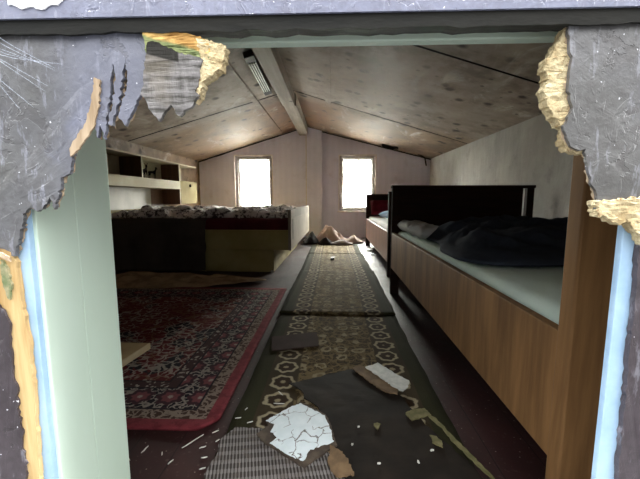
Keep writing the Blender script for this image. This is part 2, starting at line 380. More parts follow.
# ------------------------------------------------------------------ mesh helpers
def fb(p, oct=4): return mn.fractal(Vector(p), 1.0, 2.0, oct)
def link(name, bm, mat, parent=None, smooth=False, loc=None):
    bmesh.ops.recalc_face_normals(bm, faces=bm.faces[:])
    me = bpy.data.meshes.new(name); bm.to_mesh(me); bm.free()
    for m_ in (mat if isinstance(mat, (list, tuple)) else [mat]): me.materials.append(m_)
    if smooth:
        for p in me.polygons: p.use_smooth = True
    o = bpy.data.objects.new(name, me); COL.objects.link(o)
    if parent is not None: o.parent = parent
    if loc: o.location = loc
    return o
def empty(name, label, cat, loc=(0, 0, 0), rz=0, group=None):
    o = bpy.data.objects.new(name, None); o.empty_display_size = .1; COL.objects.link(o)
    o.location = loc; o.rotation_euler.z = rz
    return tag(o, label, cat, group)
def tag(o, label, cat, group=None, kind=None):
    o['label'] = label; o['category'] = cat
    if group: o['group'] = group
    if kind: o['kind'] = kind
    return o
def struct(o, label=None):
    o['kind'] = 'structure'
    if label: o['label'] = label
    return o
def box(bm, x0, x1, y0, y1, z0, z1, bev=0.0, mi=0):
    r = bmesh.ops.create_cube(bm, size=1)
    vs = r['verts']
    for v in vs: v.co = Vector(((x0+x1)/2+v.co.x*(x1-x0), (y0+y1)/2+v.co.y*(y1-y0), (z0+z1)/2+v.co.z*(z1-z0)))
    fs = list({f for v in vs for f in v.link_faces})
    for f in fs: f.material_index = mi
    if bev > 0:
        es = list({e for v in vs for e in v.link_edges})
        bmesh.ops.bevel(bm, geom=es, offset=bev, segments=2, affect='EDGES', profile=.5)
    return bm
def B(*a, **k): return box(bmesh.new(), *a, **k)
def cyl(bm, p0, p1, r0, r1=None, n=10):
    p0, p1 = Vector(p0), Vector(p1); r1 = r0 if r1 is None else r1
    d = (p1-p0); q = d.to_track_quat('Z', 'Y').to_matrix()
    ra = [bm.verts.new(p0+q@Vector((math.cos(2*math.pi*i/n)*r0, math.sin(2*math.pi*i/n)*r0, 0))) for i in range(n)]
    rb = [bm.verts.new(p1+q@Vector((math.cos(2*math.pi*i/n)*r1, math.sin(2*math.pi*i/n)*r1, 0))) for i in range(n)]
    for i in range(n): bm.faces.new((ra[i], ra[(i+1) % n], rb[(i+1) % n], rb[i]))
    bm.faces.new(ra[::-1]); bm.faces.new(rb); return bm
def poly(pts, a, b, plane='xy'):
    """extruded outline between offsets a and b on the third axis"""
    bm = bmesh.new()
    mk = (lambda p, h: (p[0], p[1], h)) if plane == 'xy' else (lambda p, h: (p[0], h, p[1]))
    lo = [bm.verts.new(mk(p, a)) for p in pts]; hi = [bm.verts.new(mk(p, b)) for p in pts]; n = len(pts)
    for i in range(n): bm.faces.new((lo[i], lo[(i+1) % n], hi[(i+1) % n], hi[i]))
    for tri in tessellate_polygon([[Vector((p[0], p[1], 0)) for p in pts]]):
        for ring in (lo, hi):
            if len(set(tri)) == 3:
                try: bm.faces.new([ring[k] for k in tri])
                except ValueError: pass
    return bm
def jag(pts, step=.004, amp=.0015, keep=lambda p, q: False, seed=1):
    rnd = random.Random(seed); out = []
    n = len(pts)
    for i in range(n):
        p, q = Vector(pts[i]), Vector(pts[(i+1) % n]); L = (q-p).length; k = max(1, int(L/step))
        if keep(p, q): k = 1
        for j in range(k):
            r = p.lerp(q, j/k)
            if k > 1 or not keep(p, q): r = r+Vector((rnd.uniform(-amp, amp), rnd.uniform(-amp, amp)))
            out.append((r.x, r.y))
    return out
def field(x0, x1, y0, y1, nx, ny, f, base):
    """closed solid: top z=f(x,y), underside z=base (number or function)"""
    bm = bmesh.new(); bf = base if callable(base) else (lambda x, y: base)
    tp, bt = [], []
    for j in range(ny+1):
        for i in range(nx+1):
            x = x0+(x1-x0)*i/nx; y = y0+(y1-y0)*j/ny
            zt = f(x, y); zb = min(bf(x, y), zt-.002)
            tp.append(bm.verts.new((x, y, zt))); bt.append(bm.verts.new((x, y, zb)))
    k = nx+1
    for j in range(ny):
        for i in range(nx):
            a = j*k+i
            bm.faces.new((tp[a], tp[a+1], tp[a+k+1], tp[a+k])); bm.faces.new((bt[a], bt[a+k], bt[a+k+1], bt[a+1]))
    for i in range(nx):
        for a, b in ((i, i+1), (ny*k+i+1, ny*k+i)): bm.faces.new((tp[a], bt[a], bt[b], tp[b]))
    for j in range(ny):
        for a, b in (((j+1)*k, j*k), (j*k+nx, (j+1)*k+nx)): bm.faces.new((tp[a], bt[a], bt[b], tp[b]))
    return bm
def polar(cx, cy, rf, f, base, nr=26, nt_=90):
    """closed heap with irregular outline; rf(th)->(rx,ry); z=f(x,y,r) r in 0..1"""
    bm = bmesh.new(); bf = base if callable(base) else (lambda x, y: base)
    rings = []; c = None
    for i in range(nr+1):
        r = (i/nr)
        ring = []
        for j in range(nt_):
            th = 2*math.pi*j/nt_; ax, ay = rf(th)
            x, y = cx+ax*r*math.cos(th), cy+ay*r*math.sin(th)
            if i == 0:
                if j == 0: c = bm.verts.new((cx, cy, f(cx, cy, 0)))
                continue
            ring.append(bm.verts.new((x, y, max(f(x, y, r), bf(x, y)+.003))))
        if i: rings.append(ring)
    for j in range(nt_):
        bm.faces.new((c, rings[0][j], rings[0][(j+1) % nt_]))
    for i in range(len(rings)-1):
        for j in range(nt_):
            bm.faces.new((rings[i][j], rings[i+1][j], rings[i+1][(j+1) % nt_], rings[i][(j+1) % nt_]))
    low = [bm.verts.new((v.co.x, v.co.y, bf(v.co.x, v.co.y))) for v in rings[-1]]
    for j in range(nt_): bm.faces.new((rings[-1][j], low[j], low[(j+1) % nt_], rings[-1][(j+1) % nt_]))
    bm.faces.new(low[::-1])
    return bm
def smoothstep(a, b, x):
    t = min(1, max(0, (x-a)/(b-a))); return t*t*(3-2*t)

# ================================================================== SETTING
RX, RZ, SR, SL = -.525, 2.06, -.254, .304
def roofz(x): return RZ+(SR if x > RX else SL)*(x-RX)
XL, XR, YB = -2.55, 1.8, 6.5
struct(link('floor', B(XL-.1, XR+.1, .36, YB+.2, -.08, 0), M['floor']), 'dark oxblood painted board floor')
struct(link('wall_left', B(XL-.1, XL, .45, YB, 0, 1.48), M['ceiling']))
struct(link('wall_right', B(XR, XR+.1, .45, YB, 0, 1.50), M['wall_side']), 'low grey rough plaster eaves wall')
# back gable with two window openings
W1 = (-1.865, -1.150, .520, 1.545); W2 = (.115, .795, .505, 1.540)
bm = bmesh.new()
def col(x0, x1, zl):
    xs = [x0] + ([RX] if x0 < RX < x1 else []) + [x1]
    pts = [(x0, zl), (x1, zl)] + [(x, roofz(x)+.005) for x in reversed(xs)]
    b = poly(pts, YB, YB+.16, 'xz'); me = bpy.data.meshes.new('tmp'); b.to_mesh(me); b.free(); bm.from_mesh(me); bpy.data.meshes.remove(me)
col(XL-.1, W1[0], 0); col(W1[1], W2[0], 0); col(W2[1], XR+.1, 0)
for W in (W1, W2):
    col(W[0], W[1], W[3]); box(bm, W[0], W[1], YB, YB+.16, 0, W[2])
# shallow chimney breast in the middle of the wall
b = poly([(-.50, 0), (-.21, 0), (-.21, roofz(-.21)-.01), (-.50, roofz(-.5)-.01)], YB-.09, YB+.001, 'xz')
me = bpy.data.meshes.new('tmp'); b.to_mesh(me); b.free(); bm.from_mesh(me)
struct(link('wall_back', bm, M['wall_back']), 'dusty pink papered gable wall with chimney breast')
struct(link('wall_front', poly([(XL-.1, 0), (-.386, 0), (-.386, .962), (.402, .962), (.402, 0), (XR+.1, 0), (XR+.1, roofz(XR+.1)), (RX, RZ), (XL-.1, roofz(XL-.1))], .412, .45, 'xz'), M['wall_left']))
# ceiling: hardboard sheets with open joints, roof boards above
def sheets(bm, side, lines, x0, x1):
    for (a0, a1), (b0, b1) in zip(lines[:-1], lines[1:]):
        g = .013
        c = [(x0, a0+g), (x1, a1+g), (x1, b1-g), (x0, b0-g)]
        s_ = SR if side == 'R' else SL
        lo = [bm.verts.new((x, y, RZ+s_*(x-RX))) for x, y in c]; hi = [bm.verts.new((x, y, RZ+s_*(x-RX)+.03)) for x, y in c]
        bm.faces.new(lo); bm.faces.new(hi[::-1])
        for i in range(4): bm.faces.new((lo[i], lo[(i+1) % 4], hi[(i+1) % 4], hi[i])).material_index = 1  # sheet edges coloured dark to paint the shade inside the joints
bm = bmesh.new()
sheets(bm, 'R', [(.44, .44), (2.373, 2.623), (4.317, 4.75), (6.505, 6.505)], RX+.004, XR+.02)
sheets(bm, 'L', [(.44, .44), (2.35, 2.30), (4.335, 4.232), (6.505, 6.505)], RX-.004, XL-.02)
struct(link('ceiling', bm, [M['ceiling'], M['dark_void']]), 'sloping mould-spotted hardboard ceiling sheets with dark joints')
bm = poly([(XL-.12, roofz(XL-.12)+.035), (RX, RZ+.035), (XR+.12, roofz(XR+.12)+.035), (XR+.12, roofz(XR+.12)+.1), (RX, RZ+.13), (XL-.12, roofz(XL-.12)+.1)], .40, 6.72, 'xz')
struct(link('roof', bm, M['dark_void']))
bm = bmesh.new()
box(bm, -.637, -.487, .46, 4.435, 1.90, 2.045, .004); box(bm, -.630, -.468, 4.448, 6.497, 1.905, 2.05, .004)
struct(link('trim_1', bm, M['beam']), 'grey weathered ridge beam of two lengths')
def batten(n, xa, xb, ya, yb, s_):
    zf = lambda x: RZ+s_*(x-RX)
    bm = bmesh.new(); q = []
    for y in (ya, yb):
        for x, dz in ((xa, -.012), (xb, -.012), (xb, 0.004), (xa, 0.004)): q.append(bm.verts.new((x, y, zf(x)+dz)))
    for i in range(4): bm.faces.new((q[i], q[(i+1) % 4], q[4+(i+1) % 4], q[4+i]))
    bm.faces.new(q[:4]); bm.faces.new(q[4:])
    struct(link(n, bm, M['ceiling']))
batten('trim_2', -.100, -.030, .46, 6.495, SR); batten('trim_3', -.985, -.925, .46, 6.495, SL)
# thin dark strip painting the shadowed gaps where the ceiling meets the gable
bm = bmesh.new()
for xa, xb in ((XL, RX), (RX, XR)):
    n = 24
    for i in range(n):
        x0, x1 = xa+(xb-xa)*i/n, xa+(xb-xa)*(i+1)/n; h = .018+.02*abs(mn.noise(Vector((x0*3, 0, 1))))
        v = [bm.verts.new(p) for p in ((x0, YB-.012, roofz(x0)-h), (x1, YB-.012, roofz(x1)-h), (x1, YB-.012, roofz(x1)-.002), (x0, YB-.012, roofz(x0)-.002))]
        u = [bm.verts.new(p.co+Vector((0, .012, 0))) for p in v]
        bm.faces.new(v); bm.faces.new(u[::-1])
        for k in range(4): bm.faces.new((v[k], v[(k+1) % 4], u[(k+1) % 4], u[k]))
struct(link('trim_4', bm, M['dark_void']))

struct(link('trim_11', B(-.508, -.492, YB-.097, YB-.02, .02, 2.02, .002), M['plaster_edge']), 'added pale strip painting the bright edge of the chimney breast')  # pale strip added to paint the bright line on the breast's edge
# windows
def window(n, W, lab):
    x0, x1, z0, z1 = W
    r = bpy.data.objects.new('window_%d' % n, None); COL.objects.link(r); r.location = ((x0+x1)/2, YB, z0); struct(r, lab)
    X0, X1, H_ = x0-r.location.x, x1-r.location.x, z1-z0
    def fr(bm, a, b, c, d, y0, y1, t):
        box(bm, a, a+t, y0, y1, c, d, .003); box(bm, b-t, b, y0, y1, c, d, .003); box(bm, a+t, b-t, y0, y1, c, c+t, .003); box(bm, a+t, b-t, y0, y1, d-t, d, .003); return bm
    link('architrave', fr(bmesh.new(), X0-.012, X1+.012, -.012, H_+.012, -.012, .004, .016), M['plaster_edge'], r)
    link('frame', fr(bmesh.new(), X0, X1, 0, H_, .03, .13, .05), M['window_dark'], r)
    bm = fr(bmesh.new(), X0+.05, X1-.05, .05, H_-.05, .09, .125, .035)
    box(bm, -.016, .016, .095, .12, .08, H_-.08, .002); box(bm, X0+.08, X1-.08, .097, .118, H_*.62, H_*.62+.025, .002)
    link('sash', bm, M['window_frame'], r)
    link('pane', B(X0+.08, X1-.08, .105, .109, .08, H_-.08), M['glass'], r)
    link('sill', B(X0-.03, X1+.03, -.04, .05, -.025, .0, .004), M['plaster_edge'], r)
    return r
window(1, W1, 'left gable window with dark frame and lace behind the cream bed')
window(2, W2, 'right gable window with dark frame above the clothes heap')
def curtain(xc, wd, z0, z1, lab, ph):
    bm = bmesh.new(); nx, nz = 120, 20; g = []
    for k in range(nz+1):
        for i in range(nx+1):
            u = i/nx; v = k/nz
            y = .006*math.sin(u*46+ph+.6*math.sin(v*4))+.004*math.sin(u*19+ph*2)
            zb = z0+.012*math.sin(u*23+ph)
            g.append(bm.verts.new(((u-.5)*wd*(1-.03*math.sin(v*3)), y, zb+(z1-zb)*v-z1)))
    for k in range(nz):
        for i in range(nx):
            a = k*(nx+1)+i; bm.faces.new((g[a], g[a+1], g[a+nx+2], g[a+nx+1]))
    o = empty('lace_curtain', lab, 'curtain', (xc, YB+.045, z1))
    link('lace', bm, M['lace'], o, True)
    b2 = bmesh.new(); cyl(b2, (-wd/2-.01, 0, .003), (wd/2+.01, 0, .003), .005); link('curtain_wire', b2, M['white_metal'], o)
curtain(-1.495, .57, .60, 1.475, 'white lace curtain over the left window above the cream bed', 0)
curtain(.46, .54, .575, 1.47, 'white lace curtain over the right window above the clothes heap', 1.7)

# door opening woodwork
bm = B(-.386, -.370, .410, .4775, 0, .962, .0012); box(bm, -.386, -.3705, .4782, .556, 0, .962, .0012)
struct(link('trim_5', bm, M['green_paint']), 'pale green painted door lining on the left')
struct(link('trim_6', B(-.412, -.3745, .402, .4115, 0, .95, .001), M['blue_paint']), 'pale blue edge of the left door post')
struct(link('trim_7', B(.336, .40, .405, .414, 0, .955, .001), M['blue_paint']), 'pale blue right door post')
struct(link('trim_8', B(-.37, .36, .452, .468, .944, .99, .002), M['green_paint']), 'pale green head board of the doorway')
bm = B(-.75, .75, .384, .412, .944, 1.30)
bmesh.ops.subdivide_edges(bm, edges=bm.edges[:], cuts=5, use_grid_fill=True)
struct(link('trim_9', bm, M['lintel']), 'peeling lavender painted lintel over the doorway')
lint = bpy.data.objects['trim_9']
link('peeled_patch', poly(jag([(-.352, .958), (-.338, .953), (-.325, .955), (-.312, .952), (-.298, .957), (-.285, .963), (-.29, .99), (-.352, .99)], .004, .0016, seed=41), .3825, .3838, 'xz'), simple('bare_white_wood', S(186, 186, 188), S(214, 214, 216), 60, .8, .4, .002, (.2, 1, 1)), lint)
bm = bmesh.new(); n = 90; top, bot = [], []
g = []
for i in range(n+1):
    x = -.6+1.2*i/n; h = .0035*mn.noise(Vector((x*40, 3, 0)))+.002*mn.noise(Vector((x*150, 9, 0)))
    g.append([bm.verts.new(p) for p in ((x, .387, .946), (x, .387, .929+h), (x, .414, .934+h), (x, .414, .946))])
for i in range(n):
    for k in range(4): bm.faces.new((g[i][k], g[i][(k+1) % 4], g[i+1][(k+1) % 4], g[i+1][k]))
struct(link('trim_10', bm, M['rot']), 'black mouldy rotten strip under the lintel')

# the broken door: what is left of a thin door leaf, torn open in the middle
door = bpy.data.objects.new('door_1', None); COL.objects.link(door); struct(door, 'broken grey door leaf torn open with splintered edges')
Lskin = [(-.49, .945), (-.387, .944), (-.335, .943), (-.265, .941), (-.204, .938), (-.199, .916), (-.205, .899), (-.214, .871), (-.223, .86), (-.232, .842), (-.239, .833), (-.243, .84), (-.245, .846), (-.236, .868), (-.231, .89), (-.233, .904), (-.236, .89), (-.241, .868), (-.249, .842), (-.253, .831), (-.257, .833), (-.25, .862), (-.246, .886), (-.247, .9), (-.25, .884), (-.256, .853), (-.263, .817), (-.266, .831), (-.272, .819), (-.273, .833), (-.264, .88), (-.269, .882), (-.278, .84), (-.302, .806), (-.31, .777), (-.319, .774), (-.322, .76), (-.331, .737), (-.335, .752), (-.344, .739), (-.353, .734), (-.359, .74), (-.37, .731), (-.375, .711), (-.382, .694), (-.387, .678), (-.395, .686), (-.406, .69), (-.421, .686), (-.49, .686)]
Tan = [(-.268, .884), (-.262, .882), (-.266, .851), (-.273, .831), (-.293, .806), (-.304, .797), (-.303, .809), (-.283, .835), (-.275, .854)]
Chunk = [(-.203, .918), (-.194, .919), (-.167, .907), (-.143, .9), (-.146, .885), (-.152, .867), (-.148, .863), (-.157, .85), (-.165, .846), (-.17, .839), (-.174, .843), (-.18, .853), (-.186, .847), (-.195, .836), (-.2, .842), (-.205, .849), (-.209, .857), (-.213, .864)]
ChunkTop = [(-.210, .935), (-.173, .931), (-.140, .922), (-.132, .908), (-.141, .897), (-.167, .905), (-.190, .915), (-.207, .910)]
ChunkEnd = [(-.150, .924), (-.118, .915), (-.119, .905), (-.121, .898), (-.124, .891), (-.132, .886), (-.144, .877), (-.148, .862), (-.156, .855), (-.150, .875), (-.144, .90)]
Rskin = [(.247, .942), (.47, .945), (.47, .734), (.353, .734), (.34, .734), (.334, .742), (.295, .736), (.293, .752), (.282, .779), (.276, .803), (.265, .803), (.256, .816), (.252, .829), (.259, .846), (.251, .873), (.254, .899), (.249, .914)]
Rfoam = [(.249, .941), (.247, .927), (.244, .919), (.237, .907), (.23, .897), (.23, .887), (.234, .878), (.23, .866), (.235, .852), (.243, .84), (.249, .832), (.256, .827), (.255, .814), (.263, .803), (.276, .8), (.300, .80), (.300, .94)]
Rlow = [(.292, .747), (.295, .731), (.306, .728), (.316, .721), (.323, .723), (.325, .731), (.333, .718), (.344, .708), (.35, .696), (.358, .690), (.40, .685), (.40, .752), (.353, .752)]
Lyel = [(-.49, .70), (-.417, .691), (-.405, .693), (-.393, .688), (-.387, .671), (-.387, .623), (-.382, .571), (-.383, .489), (-.388, .375), (-.388, .2), (-.388, 0), (-.49, 0)]
Ldark = [(-.49, .627), (-.425, .622), (-.413, .619), (-.404, .607), (-.402, .597), (-.403, .57), (-.403, .553), (-.406, .53), (-.402, .509), (-.404, .481), (-.401, .446), (-.404, .424), (-.401, .403), (-.405, .358), (-.401, .2), (-.404, 0), (-.49, 0)]
Rdark = [(.351, .706), (.357, .73), (.47, .73), (.47, 0), (.356, 0), (.358, .2), (.357, .386), (.355, .427), (.354, .506), (.352, .595), (.350, .679)]
outer = lambda p, q: abs(p.x) > .42 and abs(q.x) > .42
def skin(name, pts, y0, y1, mat, step=.004, amp=.0014, curl=.0, seed=1, rough=0.0):
    bm = poly(jag(pts, step, amp, outer, seed), y0, y1, 'xz')
    if curl or rough:
        es = [e for e in bm.edges if e.calc_length() > (.006 if rough else .012)]
        for _ in range(3):
            es = [e for e in bm.edges if e.calc_length() > (.006 if rough else .012)]
            if es: bmesh.ops.subdivide_edges(bm, edges=es, cuts=1)
        bmesh.ops.triangulate(bm, faces=bm.faces[:])
        for v in bm.verts:
            v.co.y += curl*fb((v.co.x*14, 5.1, v.co.z*14), 3)+rough*(mn.noise(v.co*260)+mn.noise(v.co*520))
            if rough: v.co.x += rough*.7*mn.noise(v.co*240+Vector((9, 0, 0))); v.co.z += rough*.7*mn.noise(v.co*230+Vector((0, 7, 0)))
    return link(name, bm, mat, door)
skin('torn_skin', Lskin, .3935, .3985, M['skin_l'], .003, .0016, curl=.0022, seed=2)
o = skin('torn_skin', Rskin, .3925, .3970, M['skin_r'], curl=.0016, seed=3)
skin('paper_backing', Lskin, .3987, .4007, M['tan_split'], .003, .0024, .0022, 31)
skin('paper_backing', Rskin, .3972, .3976, M['tan_split'], .003, .0024, .0016, 32)
skin('splinter', Tan, .3905, .3932, M['tan_split'], .003, .001)
skin('plywood_flap', Chunk, .386, .3915, M['chunk'], .003, .0012, .001, 5)
skin('flap_edge', ChunkTop, .3885, .402, M['chunk_edge'], .003, .0012, 0, 6, .0012)
skin('fibre_core', ChunkEnd, .388, .404, M['foam'], .0022, .0014, 0, 7, .0012)
skin('fibre_core', Rfoam, .3975, .412, M['foam'], .0022, .0018, .001, 8, .0014)
skin('fibre_core', Rlow, .389, .404, M['foam'], .0022, .0018, .001, 9, .0014)
skin('bare_wood', Lyel, .3955, .4015, M['raw_wood'], .006, .0012, 0, 10)
skin('flaking_paint', Ldark, .3925, .3955, M['dark_paint'], .005, .0016, .001, 11)
skin('flaking_paint', Rdark, .3975, .4045, M['dark_paint'], .006, .0012, .001, 12)
Gp = [(-.404, .675), (-.397, .668), (-.394, .645), (-.398, .625), (-.403, .632), (-.405, .655)]
skin('stained_chip', Gp, .3925, .3955, simple('dirty_green_chip', S(92, 104, 70), S(150, 140, 110), 60, .8), .003, .0012, 0, 13)
Bs = [(-.418, .695), (-.392, .680), (-.389, .674), (-.397, .677), (-.420, .687)]
skin('splinter', Bs, .390, .3925, M['tan_split'], .003, .001, 0, 14)
# ================================================================== BEDS ON THE RIGHT
def right_bed(lab, x0, x1, y0, y1, wood, rail_mat, head_mat, zr0, zr1, zh, grp, zf=.60):
    o = empty('bed', lab, 'bed', ((x0+x1)/2, (y0+y1)/2, 0), 0, grp)
    hx, hy = (x1-x0)/2, (y1-y0)/2
    def end(name, s_, mat):
        y_a, y_b = (hy-.04, hy) if s_ > 0 else (-hy, -hy+.04)
        if s_ < 0:
            p = link(name, B(-hx+.07, hx-.07, y_a+.006, y_b-.006, .12, zf, .004), mat, o)  # hidden panel shaped low so door light reaches the mattress
            for sx_ in (-1, 1):
                link('corner_post', B(sx_*(hx-.0375)-.0375, sx_*(hx-.0375)+.0375, y_a, y_b, 0, zh, .004), mat, o)
            return
        p = link(name, B(-hx, hx-.08, y_a+.004, y_b-.004, .12, zh-.022, .004), mat, o)
        for sx_ in (-1, 1): link('corner_post', B(sx_*(hx-.026)-.026, sx_*(hx-.026)+.026, y_a, y_b, .12, zh-.022, .003), mat, o)
        ov = .006
        link('cap_rail', B(-hx-ov, hx+ov, y_a-ov, y_b+ov, zh-.022, zh, .004), mat, p)
        for sx_ in (-1, 1):
            link('leg', B(sx_*(hx-.035)-.033, sx_*(hx-.035)+.033, y_a+.002, y_b-.002, 0, .13, .003), mat, p)
    end('headboard', 1, head_mat); end('footboard', -1, wood)
    for s_ in (-1, 1):
        xa, xb = (-hx+.002, -hx+.026) if s_ < 0 else (hx-.026, hx-.002)
        link('side_rail', B(xa, xb, -hy+.038, hy-.038, zr0, zr1, .002), rail_mat, o)
    link('slat_base', B(-hx+.028, hx-.028, -hy+.045, hy-.045, zr0+.03, zr0+.055), M['dark_void'], o)
    return o
right_bed('brown wooden bed with tall dark headboard and navy duvet, nearest on the right', .45, 1.50, .632, 2.655, M['walnut'], M['walnut'], M['walnut_dark'], .212, .486, .845, 'wooden beds along the right wall')
right_bed('smaller looking reddish bed beyond the tall dark headboard, below the right window', .52, 1.50, 3.21, 5.40, M['walnut_dark'], M['walnut_pink'], M['walnut_dark'], .135, .43, .81, 'wooden beds along the right wall')
def mattress(name, lab, x0, x1, y0, y1, z0, z1, mat):
    def f(x, y):
        e = min(x-x0, x1-x, y-y0, y1-y); r = .05
        return z1-(0 if e > r else (r-math.sqrt(max(0, r*r-(r-e)**2))))*.9+.008*fb((x*3, y*3, z1*5), 3)*smoothstep(0, .08, e)
    return tag(link(name, field(x0, x1, y0, y1, 50, 90, f, z0), mat, None, True), lab, 'mattress')
mattress('mattress', 'mattress under a pale mint sheet in the near brown bed', .482, 1.468, .68, 2.608, .27, .505, M['sheet_mint'])
mattress('mattress', 'white sheeted mattress in the far reddish bed', .552, 1.468, 3.26, 5.352, .195, .47, M['sheet_white'])
# duvet
def duv_r(th): k = 1+.05*math.sin(3*th+.5)+.04*math.sin(7*th)+.42*math.exp(-((th-3.85)/.42)**2)-.10*math.exp(-((th-2.6)/.35)**2); return (.50*k, .66*k)
def duv(x, y, r):
    n_ = abs(fb((x*2.6+1, y*4.2, .3), 4))
    fold = .095*n_+.022*math.sin(y*17+x*9+3*n_)*(1-r)
    return .525+.075*(1-r**3)+fold*(1-r**8)
def clampf(fn, x0, x1, y0, y1):
    b = fn
    for v in b.verts:
        v.co.x = min(max(v.co.x, x0), x1); v.co.y = min(max(v.co.y, y0), y1)
    return b
tag(link('duvet', clampf(polar(1.04, 1.88, duv_r, duv, .514, 44, 140), .476, 1.49, .70, 2.60), M['duvet'], None, True), 'rumpled dark navy duvet on the mint sheet of the near bed', 'duvet')
def pillow(lab, cx, cy, z, rx, ry, h, mat, rz=0, name='pillow', tilt=0):
    bm = bmesh.new(); bmesh.ops.create_grid(bm, x_segments=24, y_segments=24, size=1)
    top = bm.verts[:]; 
    bm2 = bmesh.new(); n = 24; T_, B_ = [], []
    for j in range(n+1):
        for i in range(n+1):
            u, v = 2*i/n-1, 2*j/n-1
            k = (max(0, 1-u**4)*max(0, 1-v**4))**.5
            pin = 1-.10*(1-abs(u)**2)*abs(v)**6-.0
            x, y = u*rx*(1-.06*(1-v*v)*abs(u)**4*0+0), v*ry*pin
            hz = h*k*(1+.25*fb((u*2+cx, v*2+cy, 2), 3))
            T_.append(bm2.verts.new((x, y, h+hz*.95+.002))); B_.append(bm2.verts.new((x, y, h-hz*.9)))
    q = n+1
    for j in range(n):
        for i in range(n):
            a = j*q+i; bm2.faces.new((T_[a], T_[a+1], T_[a+q+1], T_[a+q])); bm2.faces.new((B_[a], B_[a+q], B_[a+q+1], B_[a+1]))
    for i in range(n):
        for a, b in ((i, i+1), (n*q+i+1, n*q+i)): bm2.faces.new((T_[a], B_[a], B_[b], T_[b]))
        for a, b in (((i+1)*q, i*q), (i*q+n, (i+1)*q+n)): bm2.faces.new((T_[a], B_[a], B_[b], T_[b]))
    bm.free()
    o = tag(link(name, bm2, mat, None, True, (cx, cy, z)), lab, 'pillow'); o.rotation_euler = (tilt, 0, rz); return o
pillow('small greyish white pillow against the dark headboard of the near bed', .575, 2.44, .508, .085, .15, .04, M['pillow_grey'], .05)
pillow('crumpled grey pillow beside the rail of the near bed, touching the duvet', .565, 2.08, .506, .078, .15, .042, M['pillow_grey'], .08)
pillow('crimson pillow standing against the far headboard of the far bed', .74, 5.20, .57, .17, .13, .06, M['red_cloth'], 0, 'pillow', .9)
pillow('pale blue pillow lying on the white sheet of the far bed', .86, 4.30, .477, .20, .26, .06, M['blue_cloth'], .3)

# ================================================================== CREAM DOUBLE BED ON THE LEFT
bo = empty('bed', 'wide cream laminate bed with low footboard under the left window', 'bed', (-1.37, 4.38, 0), -.018)
link('side_panel', B(-.95, .945, -1.01, -.985, .232, .432, .003), M['cream'], bo)
link('side_panel', B(-.95, .945, .985, 1.01, .232, .432, .003), M['cream'], bo)
fbd = link('footboard', B(.945, .975, -1.02, 1.02, .228, .635, .004), M['cream_foot'], bo)
link('groove_panel', B(.973, .979, -.90, .90, .33, .54, .002), M['cream_foot'], fbd)
link('headboard', B(-.98, -.95, -1.02, 1.02, .1, .62, .004), M['cream'], bo)
link('plinth', B(-.93, .79, -.985, .985, 0, .232, .003), M['cream'], bo)
link('slat_base', B(-.94, .94, -.97, .97, .30, .325), M['dark_void'], bo)
b2 = bmesh.new(); cyl(b2, (.775, -1.0, 0), (.775, -1.0, .02), .014); link('foot_pad', b2, M['white_metal'], bo)
mattress('mattress', 'maroon covered mattress on the cream double bed', -2.30, -.44, 3.405, 5.36, .33, .535, M['maroon'])
# black and white knitted blanket, rumpled on top
def kn(x, y):
    e = min(x+2.30, -.46-x, y-3.42, 5.34-y)
    h = .556+.075*max(0, fb((x*2.6, y*3.3, 1.0), 4)+.25)+.05*abs(fb((x*5, y*5, 4.0), 4))+.02*smoothstep(-1.2, -2.0, x)
    return h-.03*(1-smoothstep(0, .06, e))
def kb(x, y): return .544
def knit_edge(bm):
    for v in bm.verts:
        if v.co.y < 3.9:
            lim = 3.44+.13*smoothstep(-1.45, -1.15, v.co.x)+.04*fb((v.co.x*4, 0, 8), 3)
            t_ = (3.9-v.co.y)/(3.9-3.42); v.co.y = 3.9-(3.9-lim)*t_
    return bm
tag(link('knitted_blanket', knit_edge(field(-2.29, -.47, 3.42, 5.33, 120, 110, kn, kb)), M['knit'], None, True), 'rumpled black and white patterned blanket spread over the cream bed', 'blanket')
# dark throw hanging over the bed side
bm = bmesh.new(); g = []; prof = [(3.415, .536), (3.39, .537), (3.362, .53), (3.345, .51), (3.335, .47), (3.328, .40), (3.322, .30), (3.315, .18), (3.30, .07), (3.285, .035)]
pp = []
for i in range(len(prof)-1):
    for k in range(6): pp.append((prof[i][0]+(prof[i+1][0]-prof[i][0])*k/6, prof[i][1]+(prof[i+1][1]-prof[i][1])*k/6))
pp.append(prof[-1]); nx = 70
for s_, off in ((0, 0), (1, .006)):
    G = []
    for y, z in pp:
        for i in range(nx+1):
            x = -2.30+1.03*i/nx
            low = smoothstep(.5, .1, z)
            yy = y+(-.012-.014*math.sin(x*17+1)-.008*math.sin(x*41))*low*1.0 - .02*low
            xx = x+.03*fb((0, 0, z*5+1), 2)*(i/nx)**4
            zz = z+(.012*fb((x*6, y*6, 0), 2) if z > .9 else 0)
            G.append(bm.verts.new((xx, yy-(off if z < .53 else 0), zz+(off if z >= .53 else 0))))
    for j in range(len(pp)-1):
        for i in range(nx):
            a = j*(nx+1)+i; bm.faces.new((G[a], G[a+1], G[a+nx+2], G[a+nx+1]))
    g.append(G)
def strip(idx):
    for a, b in zip(idx[:-1], idx[1:]): bm.faces.new((g[0][a], g[0][b], g[1][b], g[1][a]))
L_ = len(pp); strip(list(range(nx+1))); strip([(L_-1)*(nx+1)+i for i in range(nx+1)]); strip([j*(nx+1) for j in range(L_)]); strip([j*(nx+1)+nx for j in range(L_)])
tag(link('throw_blanket', bm, M['throw'], None, True), 'dark brown throw hanging down the side of the cream bed', 'blanket')
